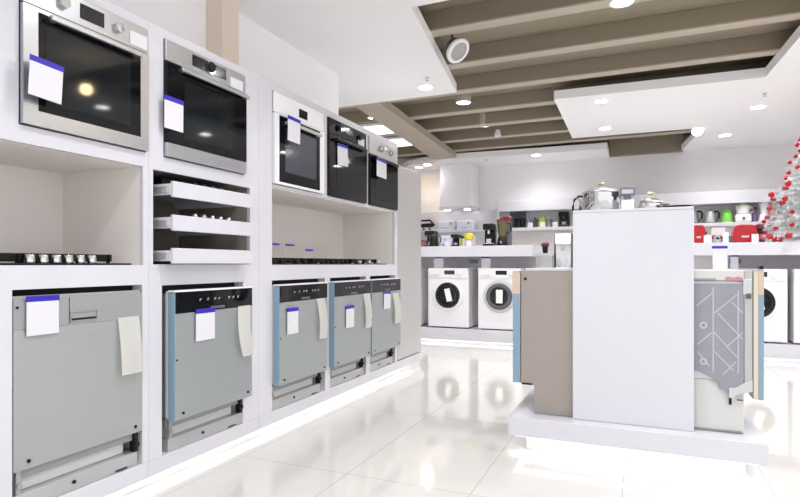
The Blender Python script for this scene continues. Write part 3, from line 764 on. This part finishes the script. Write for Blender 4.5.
def carton(label, loc, w, d, h, m, rz=0, m2=None):
    t = thing('carton', label, 'box', loc, rz)
    obj('box', bx(new(), -w/2, w/2, -d/2, d/2, 0, h, .003), m, t)
    if m2: obj('printed_front', bx(new(), -w/2+.012, w/2-.012, -d/2-.002, -d/2-.0004, h*.12, h*.85), m2, t)
    obj('lid_flap', bx(new(), -w/2+.004, w/2-.004, -d/2+.004, d/2-.004, h+.0004, h+.003), m, t)
    return t
def processor(label, loc, s, mb, mtop, mlid):
    t = thing('food_processor', label, 'food processor', loc); t.scale = (s, s, s)
    b = new(); bx(b, -.11, .11, -.09, .09, 0, .13, .025); obj('base', b, mb, t)
    b = new(); lathe(b, [(0, .131), (.085, .131), (.1, .24), (.1, .25), (0, .25)], seg=28); obj('bowl', b, mtop, t, True)
    b = new(); lathe(b, [(.103, .2505), (.1, .27), (.045, .275), (.045, .34), (0, .34)], seg=28); obj('lid', b, mlid, t, True)
    obj('handle', tube(new(), [(.095, 0, .235), (.14, 0, .23), (.14, 0, .16), (.09, 0, .15)], .012), mb, t, True)
    b = cyl(new(), (0, -.0905, .06), .022, -.016, 'y', 16); obj('dial', b, M_chrome, t, True)
    return t
def signcard(label, loc, w, h, rz=0):
    t = thing('price_card', label, 'price card', loc, rz)
    obj('sheet', bx(new(), -w/2, w/2, 0, .003, 0, h, .0008, 1), M_card, t)
    obj('foot', bx(new(), -w/2, w/2, .0035, .05, 0, .003), M_card, t)
    return t

CZ = 1.3355; YK = 7.72
# left counter
t = thing('canister', 'dull red canister on the counter at the edge of the refrigerator', 'canister', (-2.945, YK, CZ))
b = new(); lathe(b, [(0, 0), (.052, 0), (.055, .01), (.055, .085), (0, .085)], seg=20); obj('body', b, mat('dull_red_tin', (.38, .12, .16), .4), t, True)
b = new(); lathe(b, [(.057, .0855), (.057, .10), (.02, .105), (0, .112)], seg=20); obj('lid', b, M_dred, t, True)
coffee_machine('black coffee machine on the left counter nearest the refrigerator', (-2.83, YK+.02, CZ), .15, .24, M_black, M_alu)
kettle('black kettle with dark handle beside the black coffee machine', (-2.72, YK-.18, CZ), .8, M_black, M_dgrey)
carton('blue and white printed carton on the left counter below the hood', (-2.60, YK+.1, CZ), .17, .12, .165, M_wplas, 0, M_art)
signcard('white price card in front of the blue printed carton', (-2.545, YK-.1, CZ), .07, .08)
coffee_machine('compact black coffee machine in the middle of the left counter', (-2.435, YK, CZ), .12, .18, M_black, M_black)
carton('pale pink carton on the left counter behind the yellow juicer', (-2.29, YK+.16, CZ), .16, .1, .16, M_pink)
t = thing('juicer', 'yellow juicer with black band on the left counter', 'juicer', (-2.235, YK-.05, CZ))
b = new(); lathe(b, [(0, 0), (.045, 0), (.05, .02), (.04, .09), (0, .09)], seg=24); obj('base', b, M_wplas, t, True)
b = new(); lathe(b, [(.035, .0905), (.068, .11), (.072, .15), (.06, .185), (0, .20)], seg=24); obj('bowl', b, M_yel, t, True)
obj('spout', bx(new(), -.13, -.06, -.02, .02, .12, .15, .006), M_black, t)
carton('yellow topped box beside the yellow juicer', (-2.36, YK+.02, CZ), .06, .06, .15, M_wplas, 0, M_yel)
blender('dark olive blender with dark red lid at the right of the left counter', (-1.77, YK, CZ), .96, M_black, M_olive, M_dred)
coffee_machine('tall black coffee stand with white cups at the right of the left counter', (-1.95, YK, CZ), .15, .32, M_black, M_wplas)
t = thing('coffee_tin', 'tall dark red tin behind the olive blender', 'tin', (-1.745, YK+.2, CZ))
b = new(); lathe(b, [(0, 0), (.07, 0), (.07, .36), (0, .36)], seg=20); obj('body', b, M_dgrey, t, True)
b = new(); lathe(b, [(.073, .3605), (.073, .42), (.06, .43), (0, .43)], seg=20); obj('lid', b, M_dred, t, True)
# hood shelf
ZS = 1.7505
mixer('black hand mixer on the shelf left of the range hood', (-3.9, 10.40, ZS), 1.15, M_black)
carton('blue printed carton on the hood shelf, left one of two', (-3.46, 10.42, ZS), .32, .16, .18, M_wplas, 0, M_art)
carton('blue printed carton on the hood shelf, right one of two', (-3.10, 10.42, ZS), .32, .16, .18, M_wplas, 0, M_art)
# main shelf, left of island
ZM = 1.7555
o = obj('display_board', bx(new(), -2.27, -1.97, 10.535, 10.555, ZM, ZM+.30, .003), M_dgrey); tag(o, 'dark grey backing board behind the black kettle on the wall shelf', 'board')
kettle('black kettle in front of the dark board on the wall shelf', (-2.09, 10.40, ZM), .88, M_black, M_black)
iron('blue grey iron standing on the wall shelf', (-1.88, 10.40, ZM), .8, M_bluegrey, M_bluegrey)
iron('black iron standing beside the blue grey iron', (-1.765, 10.41, ZM), .75, M_dgrey, M_black)
kettle('lime yellow kettle on the wall shelf', (-1.65, 10.42, ZM), .95, M_lime, M_wplas, PI/2)
iron('grey iron with dark handle right of the lime yellow kettle', (-1.52, 10.40, ZM), .72, M_panelg, M_dgrey)
coffee_machine('black coffee machine on the wall shelf beside the white stand', (-1.26, 10.40, ZM), .18, .27, M_black, M_dgrey)
for x, lb in ((-1.84, 'blue grey iron'), (-1.62, 'lime yellow kettle'), (-1.40, 'coffee machine at the shelf end')):
    signcard('small white price card in front of the ' + lb, (x, 10.27, ZM), .09, .09)
# lower counter items
ZL = .9855
t = thing('glass_case', 'clear plastic display case on the lower counter behind the island dishwasher', 'display case', (-1.16, 7.62, ZL))
b = new()
for x in (-.11, .098): bx(b, x, x+.012, -.1, .1, 0, .235)
bx(b, -.098, .098, .088, .1, 0, .235); bx(b, -.11, .11, -.1, .1, .2355, .247)
obj('case', b, M_glass, t)
obj('edge_frame', bx(new(), -.11, .11, -.106, -.1005, .215, .247, .002), M_alu, t)
t = thing('cup', 'black cup with dark red filling on top of the clear display case', 'cup', (-1.165, 7.60, ZL+.248))
b = new(); lathe(b, [(0, 0), (.03, 0), (.042, .11), (.038, .11), (.028, .006), (0, .006)], seg=20); obj('cup_body', b, M_black, t, True)
sphere_b = sphere(new(), (0, 0, .115), .055, 16, (1, 1, .65)); obj('filling', sphere_b, M_dred, t, True)
coffee_machine('white coffee machine on the lower counter beside the white stand', (-.93, 7.62, ZL), .2, .50, M_wplas, M_alu)
o = obj('panel_post', bx(new(), -1.06, -1.035, 7.68, 7.9, ZL, 1.49, .003), M_dgrey); tag(o, 'dark upright panel left of the white coffee machine', 'panel')
o = obj('panel_post', bx(new(), -.828, -.80, 7.6, 7.8, ZL, 1.49, .003), M_black); tag(o, 'black upright panel right of the white coffee machine', 'panel')

# right counter
toaster('rounded red toaster just right of the white stand', (.65, YK, CZ), .155, .225, M_red)
t = thing('waffle_maker', 'grey round waffle maker on the right counter', 'waffle maker', (.85, YK, CZ))
b = new(); lathe(b, [(0, 0), (.055, 0), (.065, .03), (.065, .055), (0, .055)], seg=24); obj('lower_half', b, M_alu, t, True)
b = new(); lathe(b, [(.065, .0555), (.063, .085), (.04, .105), (0, .11)], seg=24); obj('upper_half', b, M_chrome, t, True)
obj('handle', bx(new(), -.012, .012, -.12, -.066, .05, .075, .004), M_black, t)
toaster('wide red toaster on the right counter', (1.135, YK, CZ), .25, .22, M_red, d=.18)
o = coffee_machine('dark red coffee machine at the right end of the wide toaster', (1.295, YK+.02, CZ), .07, .225, M_dred, M_dgrey)
t = thing('mug', 'small dark mug left of the wide red toaster', 'mug', (.975, YK-.06, CZ))
b = new(); lathe(b, [(0, 0), (.026, 0), (.028, .09), (.024, .09), (.022, .006), (0, .006)], seg=18); obj('body', b, M_dgrey, t, True)
obj('handle', tube(new(), [(.026, 0, .07), (.045, 0, .065), (.045, 0, .03), (.026, 0, .02)], .005), M_dgrey, t, True)
signcard('white price card in front of the rounded red toaster', (.735, YK-.2, CZ), .085, .095)
signcard('white price card in front of the wide red toaster', (1.215, YK-.2, CZ), .07, .10)
signcard('white price card in front of the small dark mug', (.93, YK-.13, CZ), .06, .13)
carton('plain white carton behind the waffle maker', (.89, YK+.22, CZ), .14, .12, .20, M_wplas)
toaster('small red toaster at the foot of the tinsel tree', (1.44, YK-.14, CZ), .09, .10, M_red, d=.1)
# right wall shelf
kettle('steel kettle at the left end of the right wall shelf', (.80, 10.40, ZM), 1.0, M_chrome, M_black)
kettle('glass kettle with black base on the right wall shelf', (1.05, 10.40, ZM), .95, M_alu, M_black)
processor('white food processor with pale green lid on the right wall shelf', (1.51, 10.40, ZM), 1.02, M_wplas, M_wplas, M_palegreen)
kettle('bright green kettle on the right wall shelf', (1.29, 10.42, ZM), 1.0, M_green, M_wplas, PI/2)
t = thing('thermos', 'slim violet thermos beside the white food processor', 'thermos', (1.68, 10.42, ZM))
b = new(); lathe(b, [(0, 0), (.035, 0), (.035, .19), (.022, .21), (0, .21)], seg=18); obj('body', b, M_violet, t, True)
b = new(); lathe(b, [(.026, .2105), (.026, .24), (0, .243)], seg=18); obj('cap', b, M_black, t, True)
blender('white blender with dark red lid on the right wall shelf', (1.80, 10.40, ZM), .95, M_wplas, M_wplas, M_dred)
mixer('black hand mixer on the right wall shelf near the tinsel tree', (2.08, 10.42, ZM), .9, M_black)

# ------------------------------------------------------------------ tinsel tree with baubles
TX, TY, TZ, TH, TR = 1.90, 7.74, 1.3355, 1.56, .65
t = thing('christmas_tree', 'silver white tinsel christmas tree on the right counter', 'christmas tree', (TX, TY, TZ))
obj('trunk', cyl(new(), (0, 0, .02), .018, TH-.05, 'z', 12, r2=.006), M_trunk, t)
obj('stand', cyl(new(), (0, 0, 0), .14, .02, 'z', 20), M_trunk, t)
b = new(); rnd = random.Random(3)
tips = []
for i in range(300):
    f = (i/300)**1.25; z = .08+f*(TH-.12); R = TR*(1-f)**.92*rnd.uniform(.75, 1.05)+.03
    R = min(R, .63)
    a = i*2.39996; droop = -.10*R
    base = Vector((0, 0, z)); tip = Vector((R*math.cos(a), R*math.sin(a), max(.075, z+droop)))
    tips.append((f, a, tip))
    d = tip-base; L = d.length; u = d.normalized(); s = u.cross(Vector((0, 0, 1))).normalized(); w = s.cross(u)
    nn = max(6, int(L/.011))
    for k in range(nn):
        q = base + d*(.15+.85*k/nn); ln = .038+.016*rnd.random()
        for _ in range(3):
            an = rnd.uniform(0, 2*PI); e = q + (s*math.cos(an)+w*math.sin(an))*ln + u*ln*.6
            pr = (s*math.sin(an)-w*math.cos(an))*.006
            b.faces.new([b.verts.new(q+pr), b.verts.new(q-pr), b.verts.new(e)])
o = obj('tinsel_branches', b, M_silvertinsel, t); 
proto = None; cnt = 0
for j, (f, a, tip) in enumerate(tips):
    aa = a % (2*PI)
    if j % 2 or not (PI*.80 < aa < PI*1.95) or f > .97: continue
    p = Vector((TX, TY, TZ)) + tip*1.0 + Vector((0, 0, -.012))
    p += Vector((math.cos(a), math.sin(a), 0))*.022
    if p.z < TZ+.045: p.z = TZ+.045
    r = (.024, .030, .034, .026)[j//2 % 4]
    if proto is None:
        proto = thing('bauble', 'shiny red ball hanging on the silver tinsel tree', 'ornament', p, 0, 'red baubles on the tinsel tree')
        obj('ball', sphere(new(), (0, 0, 0), 1, 18), M_bauble, proto, True)
        obj('cap', cyl(new(), (0, 0, .97), .2, .2, 'z', 10), M_alu, proto, True)
        q = proto
    else: q = dup(proto, p)
    q.scale = (r, r, r); cnt += 1

# ------------------------------------------------------------------ ceiling fittings
def downlight(label, x, y, z=3.0, can=0., r=.075, lens=None, power=30, col=(.98, .985, 1)):
    t = thing('downlight', label, 'ceiling light', (x, y, z))
    b = new(); lathe(b, [(r, -.0005), (r+.022, -.0005), (r+.02, -.007), (r, -.006), (r, -.0005)], seg=32); obj('ring', b, M_wplas, t, True)
    obj('lens', cyl(new(), (0, 0, -.004), r-.0005, .003, 'z', 28), lens or M_lamp, t)
    if can: obj('can', cyl(new(), (0, 0, .0), r+.018, can, 'z', 28), M_beamL, t, True)
    ld = bpy.data.lights.new('lamp', 'SPOT'); ld.energy = power; ld.spot_size = math.radians(150); ld.spot_blend = .9; ld.shadow_soft_size = .07; ld.color = col
    lo = bpy.data.objects.new('lamp', ld); COL.objects.link(lo); lo.location = (x, y, z-.03)
    return t
PW = 54
downlight('round ceiling light in the left white ceiling panel near its corner', -2.13, 5.64, power=PW)
downlight('round ceiling light nearest the front edge of the right white panel', -.42, 6.94, power=PW)
downlight('round ceiling light at the far left corner of the right white panel', -.455, 8.34, power=62)
downlight('round ceiling light above the tinsel tree, larger looking of the two there', 1.315, 7.96, power=62)
downlight('round ceiling light deep in the right white panel near the back wall', 1.15, 9.49, power=50)
downlight('round ceiling light at the right edge of the ceiling', 1.62, 6.4, power=PW)
downlight('cylinder ceiling light between brown beams, nearer of two', -2.03, 6.72, 3.11, .16, power=PW)
downlight('cylinder ceiling light between brown beams, farther of two', -2.09, 7.95, 3.11, .16, power=80)
downlight('cylinder ceiling light between brown beams at the top of the picture', -.13, 4.60, 3.099, 0, power=PW)
downlight('round light in the far white soffit left of the range hood', -3.72, 9.95, 2.98, power=8)
downlight('warm glowing round light at the left end of the far soffit', -3.97, 10.15, 2.98, lens=M_warm, power=4, col=(1, .75, .45))
downlight('bright round light at the front edge of the far soffit', -1.66, 9.82, 2.98, power=34)

def spot_head(label, loc, rot, r, lens, up):
    t = thing('spotlight', label, 'spotlight', loc, 0, None, rot=rot)
    b = new(); lathe(b, [(0, .10), (r*.6, .10), (r, .03), (r, 0), (r*.85, -.002), (r*.85, .01), (0, .012)], seg=24); obj('housing', b, M_wplas, t, True)
    obj('lens', cyl(new(), (0, 0, .0), r*.84, .004, 'z', 24), lens, t)
    return t
spot_head('small white ball spotlight hanging under a brown beam', (-1.99, 8.38, 3.03), (0, 0, 0), .05, M_wplas, 0)
spot_head('glaring pinkish spotlight at the end of the far ceiling opening', (.755, 9.05, 3.0), (-.9, 0, .1), .085, mat('pink_lamp', (1, 1, 1), .5, emit=(1, .82, .78), estr=16), 0)
for (x0, x1, y0, y1, nm) in ((-3.85, -3.26, 7.12, 7.62, 'nearer'), (-4.1, -3.40, 8.02, 8.52, 'farther')):
    t = thing('light_panel', 'rectangular glowing ceiling panel above the ovens, the %s one' % nm, 'ceiling light', ((x0+x1)/2, (y0+y1)/2, 3.04))
    w, d = (x1-x0)/2, (y1-y0)/2
    b = new(); bx(b, -w, w, -d, d, .01, .05, .003); obj('frame', b, M_wplas, t)
    obj('diffuser', bx(new(), -w+.02, w-.02, -d+.02, d-.02, 0, .0098), mat('panel_diffuser', (1, 1, 1), .5, emit=(1, .98, .93), estr=1.5), t)
for x, y, nm in ((-3.33, 6.75, 'beside the nearer glowing panel'), (-3.33, 7.52, 'beside the farther glowing panel')):
    downlight('tiny recessed ceiling light ' + nm, x, y, 3.06, .0, .035, power=4)

# round loudspeaker on a bracket
t = thing('ceiling_speaker', 'round white loudspeaker with grey grille hanging under the brown ceiling', 'loudspeaker', (-1.50, 4.80, 3.0), 0)
nrm = Vector((.70, -.30, -.72)).normalized(); rot = nrm.to_track_quat('Z', 'Y').to_euler()
t.rotation_euler = rot
b = new(); lathe(b, [(.085, -.01), (.085, .014), (.112, .012), (.118, .0), (.112, -.02), (.085, -.025)], seg=36); obj('ring', b, M_wplas, t, True)
b = new(); lathe(b, [(0, .010), (.05, .008), (.0845, .0)], seg=36); obj('grille', b, mat('grille_grey', (.40, .40, .40), .6), t, True)
b = new(); lathe(b, [(.09, -.0255), (.08, -.09), (.05, -.11), (0, -.11)], seg=28); obj('housing', b, M_dgrey, t, True)
q = rot.to_quaternion().inverted()
up = q @ Vector((0, 0, 1))
obj('bracket', tube(new(), [Vector((0, 0, -.1)), Vector((0, 0, -.1))+up*.1, Vector((0, 0, -.1))+up*.20], .012), M_dgrey, t, True)
# sprinklers
for x, y, nm in ((-2.0, 5.35, 'in the left white ceiling panel'), (1.28, 7.35, 'in the right white ceiling panel'), (-2.55, 9.85, 'in the far white soffit')):
    zz = 2.98 if y > 9 else 3.0
    t = thing('sprinkler', 'small ceiling sprinkler ' + nm, 'sprinkler', (x, y, zz))
    b = new(); lathe(b, [(0, -.0005), (.022, -.0005), (.02, -.01), (.008, -.012), (.008, -.03), (0, -.03)], seg=16); obj('body', b, M_alu, t, True)
    obj('deflector', cyl(new(), (0, 0, -.036), .016, .003, 'z', 14), M_chrome, t, True)

# ------------------------------------------------------------------ lamps of the rest of the shop (same row of ceiling lights, behind and beside the camera)
def spot(x, y, z=2.96, e=34, col=(.98, .985, 1), r=.08):
    ld = bpy.data.lights.new('shop_lamp', 'SPOT'); ld.energy = e; ld.spot_size = math.radians(150); ld.spot_blend = .9; ld.shadow_soft_size = r; ld.color = col
    lo = bpy.data.objects.new('shop_lamp', ld); COL.objects.link(lo); lo.location = (x, y, z)
downlight('round ceiling light in the near white ceiling mirrored in the left oven glass', 1.75, 4.8, power=PW)
for x, y in ((.95, 3.3), (-.9, 2.2), (1.2, 1.2), (-.9, .2), (1.2, -1.2), (3.2, 2.6), (3.2, 5.2), (3.2, 8.0), (3.2, 0)): spot(x, y, e=PW)
ld = bpy.data.lights.new('warm_pendant', 'POINT'); ld.energy = 5; ld.shadow_soft_size = .05; ld.color = (1, .72, .38)
lo = bpy.data.objects.new('warm_pendant', ld); COL.objects.link(lo); lo.location = (.435, 3.58, 2.7)

# ------------------------------------------------------------------ world, camera, view
w = bpy.data.worlds.new('World'); SC.world = w; w.use_nodes = True
bg = w.node_tree.nodes['Background']; bg.inputs[0].default_value = (.93, .95, 1.0, 1); bg.inputs[1].default_value = .95
cd = bpy.data.cameras.new('Camera'); cam = bpy.data.objects.new('Camera', cd); COL.objects.link(cam)
cam.location = (0, 0, 1.09); cam.rotation_euler = (PI/2, 0, math.radians(23.3))
cd.sensor_width = 36; cd.lens = 558/800*36; cd.shift_y = 15.5/800; cd.clip_start = .05
SC.camera = cam
SC.view_settings.view_transform = 'Standard'; SC.view_settings.look = 'None'; SC.view_settings.gamma = 1
SC.view_settings.use_curve_mapping = False; SC.view_settings.exposure = 0.74
SC.cycles.diffuse_bounces = 8; SC.cycles.max_bounces = 16
